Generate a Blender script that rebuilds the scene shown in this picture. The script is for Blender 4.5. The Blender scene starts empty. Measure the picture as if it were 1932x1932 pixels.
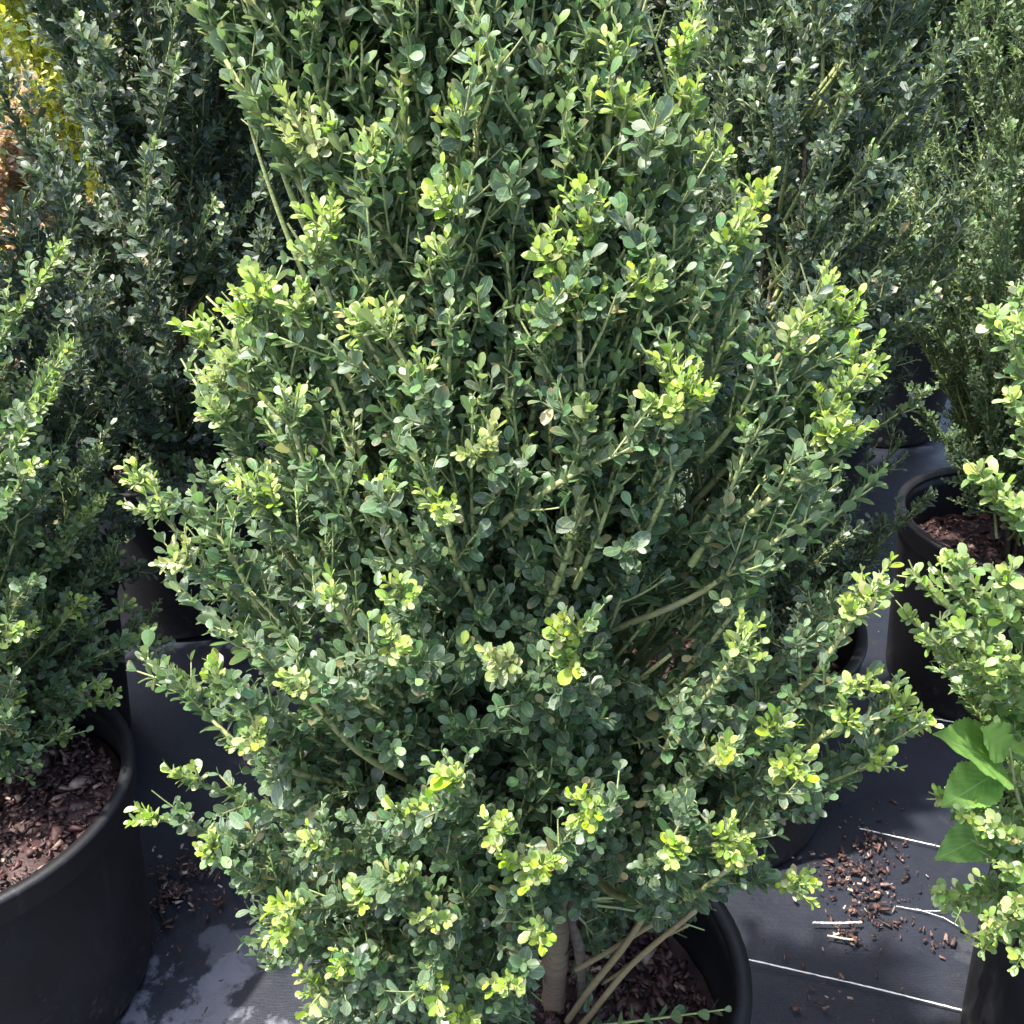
import bpy, math, random
import numpy as np
from mathutils import Vector

# ---------------------------------------------------------------- camera, sky, sun, exposure
S = bpy.context.scene
COL = S.collection
CAM_H, PITCH, T = 1.3, math.radians(29.0), 0.49
cd = bpy.data.cameras.new('camera'); cam = bpy.data.objects.new('camera', cd); COL.objects.link(cam)
cam.location = (0, 0, CAM_H); cam.rotation_euler = (math.pi/2 - PITCH, 0, 0)
cd.angle = 2*math.atan(T); cd.sensor_fit = 'HORIZONTAL'; cd.clip_start = 0.02; cd.clip_end = 400
S.camera = cam
SUN_EL = math.radians(67); SUN_AZ = math.radians(-112)      # azimuth from +Y, towards +X
sv = Vector((math.cos(SUN_EL)*math.sin(SUN_AZ), math.cos(SUN_EL)*math.cos(SUN_AZ), math.sin(SUN_EL)))
W = bpy.data.worlds.new('World'); S.world = W; W.use_nodes = True
nt = W.node_tree; bg = nt.nodes['Background']
sky = nt.nodes.new('ShaderNodeTexSky'); sky.sky_type = 'NISHITA'; sky.sun_disc = False
sky.sun_elevation = SUN_EL; sky.sun_rotation = SUN_AZ; sky.air_density = 1.0; sky.dust_density = 3.5
nt.links.new(sky.outputs[0], bg.inputs['Color']); bg.inputs['Strength'].default_value = 0.15
sd = bpy.data.lights.new('sun', 'SUN'); sd.energy = 3.5; sd.angle = math.radians(1.5); sd.color = (1.0, .95, .86)
sun = bpy.data.objects.new('sun', sd); COL.objects.link(sun)
sun.rotation_euler = sv.to_track_quat('Z', 'Y').to_euler()
S.view_settings.view_transform = 'Standard'; S.view_settings.look = 'None'
S.view_settings.exposure = 1.88; S.view_settings.gamma = 1.0

CP, SP = math.cos(PITCH), math.sin(PITCH)
def ray(px, py):                      # direction of a pixel of the 1932-wide photo
    u = px/966 - 1; v = 1 - py/966
    return np.array([u*T, CP + v*T*SP, -SP + v*T*CP])
def at(px, py, Y):                    # the point of that direction at world distance Y
    r = ray(px, py); return np.array([0, 0, CAM_H]) + r*(Y/r[1])
def gnd(px, py, z=0.0):
    r = ray(px, py); return np.array([0, 0, CAM_H]) + r*((z-CAM_H)/r[2])
def proj(P):                          # world points -> pixels
    P = np.atleast_2d(P); y = P[:, 1]; z = P[:, 2]-CAM_H
    d = CP*y - SP*z; up = SP*y + CP*z
    return np.stack([(P[:, 0]/(T*d)+1)*966, (1-up/(T*d))*966], 1)
def inside(pts, poly):
    poly = np.asarray(poly, float); x, y = pts[:, 0], pts[:, 1]; r = np.zeros(len(pts), bool); j = len(poly)-1
    for i in range(len(poly)):
        xi, yi = poly[i]; xj, yj = poly[j]
        c = ((yi > y) != (yj > y)) & (x < (xj-xi)*(y-yi)/(yj-yi+1e-12)+xi); r ^= c; j = i
    return r

# ---------------------------------------------------------------- materials
def mat(name):
    m = bpy.data.materials.new(name); m.use_nodes = True; n = m.node_tree
    return m, n, n.nodes['Principled BSDF'], n.nodes['Material Output']
def N(n, typ, **kw):
    x = n.nodes.new(typ)
    for k, v in kw.items():
        if k.startswith('i_'): x.inputs[int(k[2:])].default_value = v
        else: setattr(x, k, v)
    return x
def mixc(n, a, b, f, bt='MIX'):
    x = n.nodes.new('ShaderNodeMix'); x.data_type = 'RGBA'; x.blend_type = bt
    for s, v in ((0, f), (6, a), (7, b)):
        if hasattr(v, 'links'): n.links.new(v, x.inputs[s])
        else: x.inputs[s].default_value = v if s == 0 else (*v, 1)
    return x.outputs[2]
def math_(n, op, a, b=None, c=None, clamp=False):
    x = n.nodes.new('ShaderNodeMath'); x.operation = op; x.use_clamp = clamp
    for i, v in enumerate((a, b, c)):
        if v is None: continue
        if hasattr(v, 'links'): n.links.new(v, x.inputs[i])
        else: x.inputs[i].default_value = v
    return x.outputs[0]
def ramp(n, f, stops):
    x = n.nodes.new('ShaderNodeValToRGB'); e = x.color_ramp.elements
    while len(e) < len(stops): e.new(0.5)
    for i, (p, c) in enumerate(stops):
        e[i].position = p; e[i].color = (*c, 1)
    n.links.new(f, x.inputs[0]); return x.outputs[0]
def noise(n, vec, scale, detail=4, rough=.6):
    x = N(n, 'ShaderNodeTexNoise'); x.inputs['Scale'].default_value = scale
    x.inputs['Detail'].default_value = detail; x.inputs['Roughness'].default_value = rough
    if vec is not None: n.links.new(vec, x.inputs['Vector'])
    return x.outputs[0]
def geo(n): return n.nodes.new('ShaderNodeNewGeometry').outputs['Position']
def objc(n): return n.nodes.new('ShaderNodeTexCoord').outputs['Object']
def bump(n, h, strength, dist, target):
    b = n.nodes.new('ShaderNodeBump'); b.inputs['Strength'].default_value = strength; b.inputs['Distance'].default_value = dist
    n.links.new(h, b.inputs['Height']); n.links.new(b.outputs[0], target)

def leaf_material(name, dark, mid, young, rough=.36, trans=.3, rim=.55):
    m, n, p, out = mat(name)
    def attr(a):
        x = N(n, 'ShaderNodeAttribute'); x.attribute_name = a; return x
    age = attr('age').outputs['Fac']; rnd = attr('rnd').outputs['Fac']; tan = attr('tan').outputs['Fac']
    uv = n.nodes.new('ShaderNodeSeparateXYZ'); n.links.new(attr('leafuv').outputs['Vector'], uv.inputs[0])
    c = ramp(n, age, [(0, dark), (.5, mid), (1, young)])
    hs = n.nodes.new('ShaderNodeHueSaturation'); n.links.new(c, hs.inputs['Color'])
    n.links.new(math_(n, 'MULTIPLY_ADD', rnd, .05, .475), hs.inputs['Hue'])
    r2 = math_(n, 'FRACT', math_(n, 'MULTIPLY', rnd, 7.31))
    n.links.new(math_(n, 'MULTIPLY_ADD', r2, .8, .62), hs.inputs['Value'])
    n.links.new(math_(n, 'MULTIPLY_ADD', math_(n, 'FRACT', math_(n, 'MULTIPLY', rnd, 13.7)), .5, .7), hs.inputs['Saturation'])
    c = mixc(n, hs.outputs[0], (.36, .30, .15), tan)
    tipb = math_(n, 'MULTIPLY', math_(n, 'LESS_THAN', math_(n, 'FRACT', math_(n, 'MULTIPLY', rnd, 31.7)), .09), math_(n, 'MULTIPLY_ADD', math_(n, 'ADD', uv.outputs[1], math_(n, 'MULTIPLY', noise(n, geo(n), 300, 3), .5)), 5, -5.0, clamp=True))
    c = mixc(n, c, (.20, .13, .06), tipb)
    au = math_(n, 'ABSOLUTE', uv.outputs[0])
    ribf = math_(n, 'MULTIPLY', math_(n, 'LESS_THAN', au, .09), .35)
    edge = math_(n, 'MULTIPLY', math_(n, 'SMOOTH_MIN', math_(n, 'MAXIMUM', math_(n, 'MULTIPLY_ADD', au, 6.0, -4.9), 0.0), 1.0, .1), rim)  # pale margin: the leaf's real edge plus edge gloss painted into the colour
    pale = mixc(n, c, (.42, .5, .30), .55)
    c = mixc(n, c, pale, math_(n, 'MAXIMUM', ribf, edge))
    # pale grey mottling in fine noise
    nz = noise(n, geo(n), 420, 3)
    c = mixc(n, c, (.30, .34, .30), math_(n, 'MULTIPLY', math_(n, 'MAXIMUM', math_(n, 'MULTIPLY_ADD', nz, 3, -1.55), 0.0, clamp=True), .42))
    # paler underside
    g = n.nodes.new('ShaderNodeNewGeometry')
    c2 = mixc(n, c, (.20, .27, .13), math_(n, 'MULTIPLY', g.outputs['Backfacing'], .35))
    n.links.new(c2, p.inputs['Base Color'])
    n.links.new(math_(n, 'MULTIPLY_ADD', nz, .25, rough-.04), p.inputs['Roughness'])
    p.inputs['IOR'].default_value = 1.5; p.inputs['Specular IOR Level'].default_value = .75; p.inputs['Coat Weight'].default_value = .0; p.inputs['Coat Roughness'].default_value = .3
    bump(n, nz, .25, .0006, p.inputs['Normal'])
    tr = n.nodes.new('ShaderNodeBsdfTranslucent')
    tc = mixc(n, c2, (.9, 1.0, .35), .45, 'MULTIPLY')
    tc = mixc(n, tc, (1.7, 1.7, 1.7), 1.0, 'MULTIPLY'); n.links.new(tc, tr.inputs['Color'])
    mx = n.nodes.new('ShaderNodeMixShader'); mx.inputs[0].default_value = trans
    n.links.new(p.outputs[0], mx.inputs[1]); n.links.new(tr.outputs[0], mx.inputs[2])
    n.links.new(mx.outputs[0], out.inputs['Surface'])
    return m
M_LEAF = leaf_material('boxwood_leaf', (.048, .096, .047), (.105, .188, .072), (.33, .45, .065), rough=.38, trans=.36)
M_LEAF_SHADED = leaf_material('boxwood_leaf_shaded', (.022, .048, .034), (.052, .096, .050), (.20, .29, .10), rough=.40, trans=.25)  # boxwood leaf with the shade on the shrubs behind darkened into its colour
M_LEAF_FRESH = leaf_material('boxwood_leaf_fresh', (.070, .140, .055), (.17, .28, .080), (.38, .50, .12), rough=.38, trans=.38)
M_LEAF_MID = leaf_material('boxwood_leaf_mid', (.045, .095, .04), (.10, .18, .055), (.26, .38, .10), rough=.38, trans=.3)
M_LEAF_DRY = leaf_material('dry_leaf', (.40, .24, .15), (.55, .36, .24), (.7, .52, .36), rough=.6, trans=.3)
M_LEAF_GOLD = leaf_material('golden_leaf', (.50, .50, .035), (.66, .64, .045), (.75, .72, .06), rough=.5, trans=.4)

def bark_material(name, a, b, sc=60, ring=1.0):
    m, n, p, o = mat(name); co = objc(n)
    mp = n.nodes.new('ShaderNodeMapping'); mp.inputs['Scale'].default_value = (1, 1, 4.5); n.links.new(co, mp.inputs[0])
    f = noise(n, mp.outputs[0], sc, 6, .7); f2 = noise(n, co, 18, 3)
    mp2 = n.nodes.new('ShaderNodeMapping'); mp2.inputs['Scale'].default_value = (.5, .5, 10); n.links.new(co, mp2.inputs[0])
    f3 = noise(n, mp2.outputs[0], 40, 4, .65)
    c = mixc(n, a, b, math_(n, 'MULTIPLY_ADD', f, 2.2, -.6, clamp=True))
    c = mixc(n, c, tuple(x*.45 for x in a), math_(n, 'MULTIPLY', math_(n, 'MULTIPLY_ADD', f3, 3, -1.35, clamp=True), ring))
    c = mixc(n, c, (.26, .25, .17), math_(n, 'MULTIPLY_ADD', f2, 2, -1.0, clamp=True))
    n.links.new(c, p.inputs['Base Color']); p.inputs['Roughness'].default_value = .75
    bump(n, math_(n, 'MULTIPLY_ADD', f3, ring, f), .3+.5*ring, .0025, p.inputs['Normal']); return m
M_TRUNK = bark_material('trunk_bark', (.17, .118, .075), (.30, .225, .145), 60, .45)
M_LOW = bark_material('low_stem_bark', (.20, .15, .075), (.36, .29, .15), 80, .25)
M_STEM = bark_material('stem_bark', (.20, .21, .075), (.40, .41, .18), 90, .15)
M_TWIG = bark_material('twig_bark', (.17, .20, .07), (.37, .43, .17), 120, .1)
M_OLD = bark_material('old_stem_bark', (.10, .075, .055), (.20, .16, .12), 80)

def pot_material():
    m, n, p, o = mat('black_plastic'); co = objc(n)
    f = noise(n, co, 9, 5, .65); g = noise(n, co, 260, 2)
    mp = n.nodes.new('ShaderNodeMapping'); mp.inputs['Scale'].default_value = (6, 6, .6); n.links.new(co, mp.inputs[0])
    s = noise(n, mp.outputs[0], 9, 5, .7)
    c = mixc(n, (.0035, .0035, .0055), (.013, .0125, .016), math_(n, 'MULTIPLY_ADD', f, 2.4, -1.15, clamp=True))
    c = mixc(n, c, (.035, .033, .035), math_(n, 'MULTIPLY', math_(n, 'MULTIPLY_ADD', s, 3, -1.7, clamp=True), .9))
    sx = n.nodes.new('ShaderNodeSeparateXYZ'); n.links.new(co, sx.inputs[0])
    spl = math_(n, 'MULTIPLY_ADD', math_(n, 'SUBTRACT', noise(n, co, 55, 5, .75), math_(n, 'MULTIPLY', sx.outputs[2], .75)), 9, -4.6, clamp=True)
    c = mixc(n, c, (.055, .045, .038), math_(n, 'MULTIPLY', spl, .7))
    scr = math_(n, 'MULTIPLY_ADD', noise(n, mp.outputs[0], 60, 3, .8), 14, -9.6, clamp=True); c = mixc(n, c, (.06, .06, .065), math_(n, 'MULTIPLY', scr, .6))
    n.links.new(c, p.inputs['Base Color'])
    n.links.new(math_(n, 'MULTIPLY_ADD', f, .45, .34), p.inputs['Roughness'])
    bump(n, math_(n, 'ADD', math_(n, 'MULTIPLY', g, .3), f), .35, .002, p.inputs['Normal']); return m
M_POT = pot_material()

def fabric_material():
    m, n, p, o = mat('weed_fabric'); co = geo(n)
    f1 = noise(n, co, 2.2, 6, .6); f2 = noise(n, co, 14, 5, .65); f3 = noise(n, co, 120, 3)
    c = mixc(n, (.0055, .0075, .0135), (.014, .017, .028), math_(n, 'MULTIPLY_ADD', f1, 2.6, -.85, clamp=True))
    c = mixc(n, c, (.008, .008, .011), math_(n, 'MULTIPLY', math_(n, 'MULTIPLY_ADD', f2, 4, -2.15, clamp=True), .8))
    c = mixc(n, c, (.055, .050, .048), math_(n, 'MULTIPLY', math_(n, 'MULTIPLY_ADD', noise(n, co, 31, 6, .7), 5, -2.9, clamp=True), .35))
    # dried silt stains of their own shape near two pots
    def blob(cx, cy, r, amt, c, col=(.13, .135, .165)):
        v = n.nodes.new('ShaderNodeVectorMath'); v.operation = 'DISTANCE'
        n.links.new(co, v.inputs[0]); v.inputs[1].default_value = (cx, cy, 0)
        d = math_(n, 'ADD', v.outputs['Value'], math_(n, 'MULTIPLY_ADD', noise(n, co, 9, 6, .62), .42, -.21))
        k = math_(n, 'MULTIPLY', math_(n, 'MULTIPLY_ADD', d, -55, r*55, clamp=True), amt)
        return mixc(n, c, col, k), k
    a = gnd(340, 1915); c, k1 = blob(a[0], a[1], .085, .75, c)
    a = gnd(440, 1790); c, k2 = blob(a[0], a[1], .045, .45, c)
    a = gnd(1850, 1780); c, k3 = blob(a[0], a[1], .05, .25, c, (.08, .085, .09))
    n.links.new(c, p.inputs['Base Color'])
    n.links.new(math_(n, 'MULTIPLY_ADD', f2, .35, .34), p.inputs['Roughness'])
    w = n.nodes.new('ShaderNodeTexWave'); w.inputs['Scale'].default_value = 130; w.inputs['Distortion'].default_value = 1; n.links.new(co, w.inputs[0])
    w2 = n.nodes.new('ShaderNodeTexWave'); w2.bands_direction = 'Y'; w2.inputs['Scale'].default_value = 130; w2.inputs['Distortion'].default_value = 1; n.links.new(co, w2.inputs[0])
    h = math_(n, 'ADD', math_(n, 'MULTIPLY', math_(n, 'ADD', w.outputs[1], w2.outputs[1]), .10), math_(n, 'MULTIPLY_ADD', f3, .3, math_(n, 'MULTIPLY', f2, 1.6)))
    bump(n, h, .35, .003, p.inputs['Normal']); return m
M_FAB = fabric_material()

def chip_material(name, cols):
    m, n, p, o = mat(name)
    x = N(n, 'ShaderNodeAttribute'); x.attribute_name = 'rnd'
    c = ramp(n, x.outputs['Fac'], cols)
    f = noise(n, geo(n), 220, 4, .7)
    c = mixc(n, c, (.02, .014, .012), math_(n, 'MULTIPLY_ADD', f, 2.4, -1.1, clamp=True))
    n.links.new(c, p.inputs['Base Color']); p.inputs['Roughness'].default_value = .55
    bump(n, f, .7, .002, p.inputs['Normal']); return m
M_MULCH = chip_material('bark_mulch', [(0, (.014, .006, .007)), (.55, (.055, .022, .021)), (.88, (.10, .045, .038)), (.97, (.30, .21, .16))])
M_LITTER = chip_material('dry_litter', [(0, (.03, .017, .016)), (.6, (.085, .036, .028)), (.9, (.17, .10, .08)), (.98, (.50, .42, .35))])
def plain(name, col, rough=.6):
    m, n, p, o = mat(name); f = noise(n, geo(n), 90, 4, .7)
    c = mixc(n, tuple(x*.7 for x in col), col, math_(n, 'MULTIPLY_ADD', f, 2.5, -.7, clamp=True))
    n.links.new(c, p.inputs['Base Color']); p.inputs['Roughness'].default_value = rough
    bump(n, f, .4, .002, p.inputs['Normal']); return m
M_THREAD = plain('white_thread', (.78, .78, .74))
M_STRAW = plain('pale_straw', (.62, .52, .38))

def weed_leaf_material():
    m, n, p, out = mat('broad_leaf')
    x = N(n, 'ShaderNodeAttribute'); x.attribute_name = 'leafuv'
    s = n.nodes.new('ShaderNodeSeparateXYZ'); n.links.new(x.outputs['Vector'], s.inputs[0])
    au = math_(n, 'ABSOLUTE', s.outputs[0])
    # side veins slanting forward from the midrib
    ph = math_(n, 'SINE', math_(n, 'MULTIPLY', math_(n, 'MULTIPLY_ADD', au, -.45, s.outputs[1]), 48))
    vein = math_(n, 'MAXIMUM', math_(n, 'MULTIPLY', math_(n, 'GREATER_THAN', ph, .93), .35), math_(n, 'MULTIPLY', math_(n, 'LESS_THAN', au, .03), .7))
    a = N(n, 'ShaderNodeAttribute'); a.attribute_name = 'age'
    c = mixc(n, (.13, .27, .06), (.30, .46, .10), a.outputs['Fac'])
    nz = noise(n, geo(n), 60, 5)
    c = mixc(n, c, (.05, .17, .04), math_(n, 'MULTIPLY_ADD', nz, 2, -.9, clamp=True))
    c = mixc(n, c, (.30, .46, .16), vein)
    n.links.new(c, p.inputs['Base Color']); p.inputs['Roughness'].default_value = .48
    bump(n, math_(n, 'SUBTRACT', math_(n, 'MULTIPLY', nz, .5), vein), .5, .0012, p.inputs['Normal'])
    tr = n.nodes.new('ShaderNodeBsdfTranslucent'); n.links.new(mixc(n, c, (1.3, 1.6, .8), 1, 'MULTIPLY'), tr.inputs['Color'])
    mx = n.nodes.new('ShaderNodeMixShader'); mx.inputs[0].default_value = .32
    n.links.new(p.outputs[0], mx.inputs[1]); n.links.new(tr.outputs[0], mx.inputs[2]); n.links.new(mx.outputs[0], out.inputs[0])
    return m
M_WEED = weed_leaf_material()

# ---------------------------------------------------------------- mesh helpers
def nrm(a): return a/np.maximum(np.linalg.norm(a, axis=-1, keepdims=True), 1e-9)
class Buf:
    def __init__(s): s.v = []; s.f = []; s.n = 0; s.a = {}
    def add(s, verts, faces, **attrs):           # faces: list of (k, int array [m,k])
        verts = np.asarray(verts, np.float32); s.v.append(verts)
        for f in faces: s.f.append(np.asarray(f, np.int64)+s.n)
        for k, v in attrs.items():
            s.a.setdefault(k, []).append(np.broadcast_to(np.asarray(v, np.float32), (len(verts),)+np.shape(v)[1:]) if np.ndim(v) else np.full(len(verts), v, np.float32))
        s.n += len(verts)
    def build(s, name, m, parent=None, origin=(0, 0, 0), smooth=True):
        v = np.concatenate(s.v) - np.asarray(origin, np.float32)
        me = bpy.data.meshes.new(name)
        me.vertices.add(len(v)); me.vertices.foreach_set('co', v.astype(np.float32).ravel())
        tot = np.concatenate([np.full(len(f), f.shape[1]) for f in s.f]); lv = np.concatenate([f.ravel() for f in s.f])
        me.loops.add(len(lv)); me.loops.foreach_set('vertex_index', lv.astype(np.int32))
        st = np.concatenate([[0], np.cumsum(tot)[:-1]])
        me.polygons.add(len(tot)); me.polygons.foreach_set('loop_start', st.astype(np.int32))
        me.update(calc_edges=True)
        for k, l in s.a.items():
            d = np.concatenate(l)
            if d.ndim == 1: at_ = me.attributes.new(k, 'FLOAT', 'POINT'); at_.data.foreach_set('value', d)
            else: at_ = me.attributes.new(k, 'FLOAT_VECTOR', 'POINT'); at_.data.foreach_set('vector', d.ravel())
        if smooth: me.polygons.foreach_set('use_smooth', np.ones(len(tot), bool))
        me.materials.append(m)
        o = bpy.data.objects.new(name, me); COL.objects.link(o)
        if parent is not None: o.parent = parent
        return o
def tube(buf, path, rad, k=6, cap=True):
    path = np.asarray(path, float); n = len(path); rad = np.broadcast_to(np.asarray(rad, float), (n,))
    t = nrm(np.gradient(path, axis=0)); ref = np.array([0.31, .22, .92]) if abs(t[0][2]) < .9 else np.array([1., 0, 0.1])
    a = nrm(np.cross(t, ref)); b = np.cross(t, a)
    th = np.linspace(0, 2*np.pi, k, endpoint=False)
    v = path[:, None]+rad[:, None, None]*(np.cos(th)[None, :, None]*a[:, None]+np.sin(th)[None, :, None]*b[:, None])
    i = np.arange(n-1)[:, None]*k; j = np.arange(k)[None]; j2 = (j+1) % k
    q = np.stack([i+j, i+j2, i+k+j2, i+k+j], -1).reshape(-1, 4); f = [q]
    if cap: f += [np.arange(k)[::-1][None], (np.arange(k)+(n-1)*k)[None]]
    buf.add(v.reshape(-1, 3), f)
# leaf templates: (v along, half width factor)
def leaf_template(rows):
    V = [(0, 0, 0)]; U = [(0, 0, 0)]; F3 = []; F4 = []
    for v, w in rows:
        for s in (-1, 0, 1):
            V.append((s*w, v, .20*abs(s)*w*1.2)); U.append((s, v, 0))
    V.append((0, 1, 0)); U.append((0, 1, 0))
    F3 += [(0, 2, 1), (0, 3, 2)]
    for r in range(len(rows)-1):
        b = 1+3*r; F4 += [(b, b+1, b+4, b+3), (b+1, b+2, b+5, b+4)]
    b = 1+3*(len(rows)-1); t = len(V)-1; F3 += [(b, b+1, t), (b+1, b+2, t)]
    return np.array(V, float), np.array(U, np.float32), np.array(F3), np.array(F4)
TPL_HI = leaf_template([(.22, .26), (.5, .47), (.76, .48), (.93, .27)])
TPL_LO = leaf_template([(.35, .36), (.78, .46)])
SCALE_BY_HEIGHT = False
class Leaves:
    def __init__(s): s.r = []
    def add(s, pos, d, nn, L, Wd, age, tan=0.0): s.r.append(np.concatenate([pos, d, nn, L[:, None], Wd[:, None], age[:, None], np.full((len(L), 1), tan) if np.ndim(tan) == 0 else tan[:, None]], 1))
    def build(s, name, m, parent, tpl, rng, keep=None, origin=(0, 0, 0)):
        if not s.r: return None
        R = np.concatenate(s.r)
        if keep is not None: R = R[keep(R[:, :3]+R[:, 3:6]*R[:, 9:10]*.6)]
        if not len(R): return None
        V, U, F3, F4 = tpl; n = len(R); k = len(V)
        p, d, nn = R[:, :3], nrm(R[:, 3:6]), R[:, 6:9]
        x = nrm(np.cross(d, nn)); z = np.cross(x, d)
        sz = np.clip(rng.lognormal(0, .16, n), .5, 1.4); L, Wd = R[:, 9]*sz, R[:, 10]*sz*rng.uniform(.88, 1.12, n); R[rng.random(n) < .012, 12] = .85; bend = rng.uniform(-.05, .30, n)*L; cup = rng.uniform(.2, 1.7, n)
        vv = V[None, :, 1]
        co = (p[:, None] + x[:, None]*(V[None, :, 0:1]*Wd[:, None, None]) + d[:, None]*(vv*L[:, None])[..., None]
              + z[:, None]*((V[None, :, 2]*Wd[:, None]*cup[:, None]) - bend[:, None]*vv**2)[..., None])
        off = (np.arange(n)*k)[:, None, None]
        b = Buf(); rn = rng.random(n)
        rep = lambda a: np.repeat(a.astype(np.float32), k)
        b.add(co.reshape(-1, 3), [(F3[None]+off).reshape(-1, 3), (F4[None]+off).reshape(-1, 4)],
              age=rep(R[:, 11]), rnd=rep(rn), tan=rep(R[:, 12]), leafuv=np.tile(U, (n, 1)))
        return b.build(name, m, parent, origin)

def bez(p0, p1, p2, n):
    t = np.linspace(0, 1, n)[:, None]; return (1-t)**2*p0+2*t*(1-t)*p1+t*t*p2
def path_at(path, s):
    s = np.clip(s, 0, 1)*(len(path)-1); i = np.minimum(s.astype(int), len(path)-2); f = (s-i)[:, None]
    return path[i]*(1-f)+path[i+1]*f, nrm(path[i+1]-path[i])
def perp(t, rng):
    a = nrm(np.cross(t, nrm(rng.normal(size=t.shape)))); return a
def leaves_on(lv, path, rng, s0, s1, step, size, age0, age1, tan=0.0, wr=.57, spread=(.95, .6)):
    """opposite pairs of leaves, each pair turned a quarter from the last"""
    Lp = np.linalg.norm(np.diff(path, axis=0), axis=1).sum()
    n = max(1, int(Lp*(s1-s0)/step)); s = np.linspace(s0, s1, n)
    p, t = path_at(path, s)
    ref = nrm(np.cross(t, np.array([.13, .27, .95]))+1e-6); ref2 = np.cross(t, ref)
    ph = rng.uniform(0, 6.28)+np.arange(n)*np.pi/2+rng.normal(0, .3, n)
    tt = np.linspace(0, 1, n)
    for k in (0, np.pi):
        a = ph+k+rng.normal(0, .22, n)
        side = np.cos(a)[:, None]*ref+np.sin(a)[:, None]*ref2
        ang = spread[0]+(spread[1]-spread[0])*tt+rng.normal(0, .2, n)
        d = nrm(np.cos(ang)[:, None]*t+np.sin(ang)[:, None]*side+np.array([0, 0, .16])*rng.random((n, 1)))
        nn = nrm(t*np.sin(ang)[:, None]-side*np.cos(ang)[:, None]+rng.normal(0, .22, (n, 3))+np.array([0, 0, .25]))
        L = size*rng.uniform(.72, 1.22, n)*(1-.28*tt**3)*(np.interp(p[:, 2], [.5, .9, 1.3], [1.03, .96, .92]) if SCALE_BY_HEIGHT else 1)
        lv.add(p, d, nn, L, L*rng.uniform(wr*.86, wr*1.12, n), np.clip(age0+(age1-age0)*tt**2+rng.normal(0, .07, n), 0, 1), tan)

def empty(name, loc):
    o = bpy.data.objects.new(name, None); COL.objects.link(o); o.location = loc; o.empty_display_size = .1; return o
def tag(o, label, cat, group=None, kind=None):
    if label: o['label'] = label
    if cat: o['category'] = cat
    if group: o['group'] = group
    if kind: o['kind'] = kind
    return o

# ---------------------------------------------------------------- ground
def ground():
    r = np.random.default_rng(5)
    xs = np.concatenate([[-120, -40, -12], np.linspace(-4, 4, 241), [12, 40, 120]]); ys = np.concatenate([[-120, -30, -5], np.linspace(-1, 7, 241), [15, 40, 200]])
    X, Y = np.meshgrid(xs, ys); Z = np.zeros_like(X)
    for _ in range(26):
        f = r.uniform(1, 7); a = r.uniform(0, 6.28); Z += .0035/f**.8*np.sin(f*(X*np.cos(a)+Y*np.sin(a))*2+r.uniform(0, 6))
    # a soft wrinkle pushed up by the pots
    for (cx, cy, dx, dy) in ((.55, .95, .3, .95), (.62, 1.3, .9, .3), (-.42, .8, .5, .8), (-.42, 1.5, .2, .98)):
        q = (X-cx)*dy-(Y-cy)*dx; l = (X-cx)*dx+(Y-cy)*dy
        Z += .007*np.exp(-(q/.012)**2)*np.exp(-(l/.22)**2)
    Z = Z*((np.abs(X) < 4) & (Y > -1) & (Y < 7)) - .008
    b = Buf(); n = len(xs); m = len(ys); i = np.arange(m-1)[:, None]*n+np.arange(n-1)[None]
    b.add(np.stack([X, Y, Z], -1).reshape(-1, 3), [np.stack([i, i+1, i+n+1, i+n], -1).reshape(-1, 4)])
    o = b.build('ground', M_FAB); o['kind'] = 'structure'
    return o
ground()

# ---------------------------------------------------------------- pots and mulch
def lathe(buf, prof, k=72, c=(0, 0), wob=None):
    prof = np.asarray(prof, float); n = len(prof); th = np.linspace(0, 2*np.pi, k, endpoint=False)
    w = 1+(0 if wob is None else wob(th))
    v = np.stack([c[0]+prof[:, 0:1]*np.cos(th)*w, c[1]+prof[:, 0:1]*np.sin(th)*w, prof[:, 1:2]+0*th], -1)
    i = np.arange(n-1)[:, None]*k; j = np.arange(k)[None]; j2 = (j+1) % k
    buf.add(v.reshape(-1, 3), [np.stack([i+j, i+j2, i+k+j2, i+k+j], -1).reshape(-1, 4)])
def make_pot(x, y, r, rb, h, label, seed):
    t = tag(empty('nursery_pot', (x, y, 0)), label, 'plant pot', 'black plastic nursery pots on the weed fabric')
    a, ph = .006, seed*1.7
    wob = lambda th: a*np.sin(2*th+ph)
    b = Buf()
    lathe(b, [(0.001, .004), (rb*.93, .004), (rb*.985, .0), (rb, .012), (rb+(r-rb)*.3, h*.3), (rb+(r-rb)*.6, h*.6), (r-.003, h-.034), (r-.003, h-.006),
              (r-.007, h-.004), (r-.0075, h-.03), (rb+(r-rb)*.6-.005, h*.6), (rb+(r-rb)*.3-.005, h*.3), (rb-.005, .02), (.001, .016)], wob=wob)
    b.build('pot_body', M_POT, t)
    b = Buf()
    lathe(b, [(r-.0025, h-.036), (r+.004, h-.036), (r+.0055, h-.031), (r+.0055, h-.008), (r+.009, h-.003), (r+.008, h+.003), (r+.001, h+.005), (r-.007, h+.003), (r-.0095, h-.004), (r-.0072, h-.008), (r-.0025, h-.01)], wob=wob)
    b.build('rim', M_POT, t)
    return t
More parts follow.
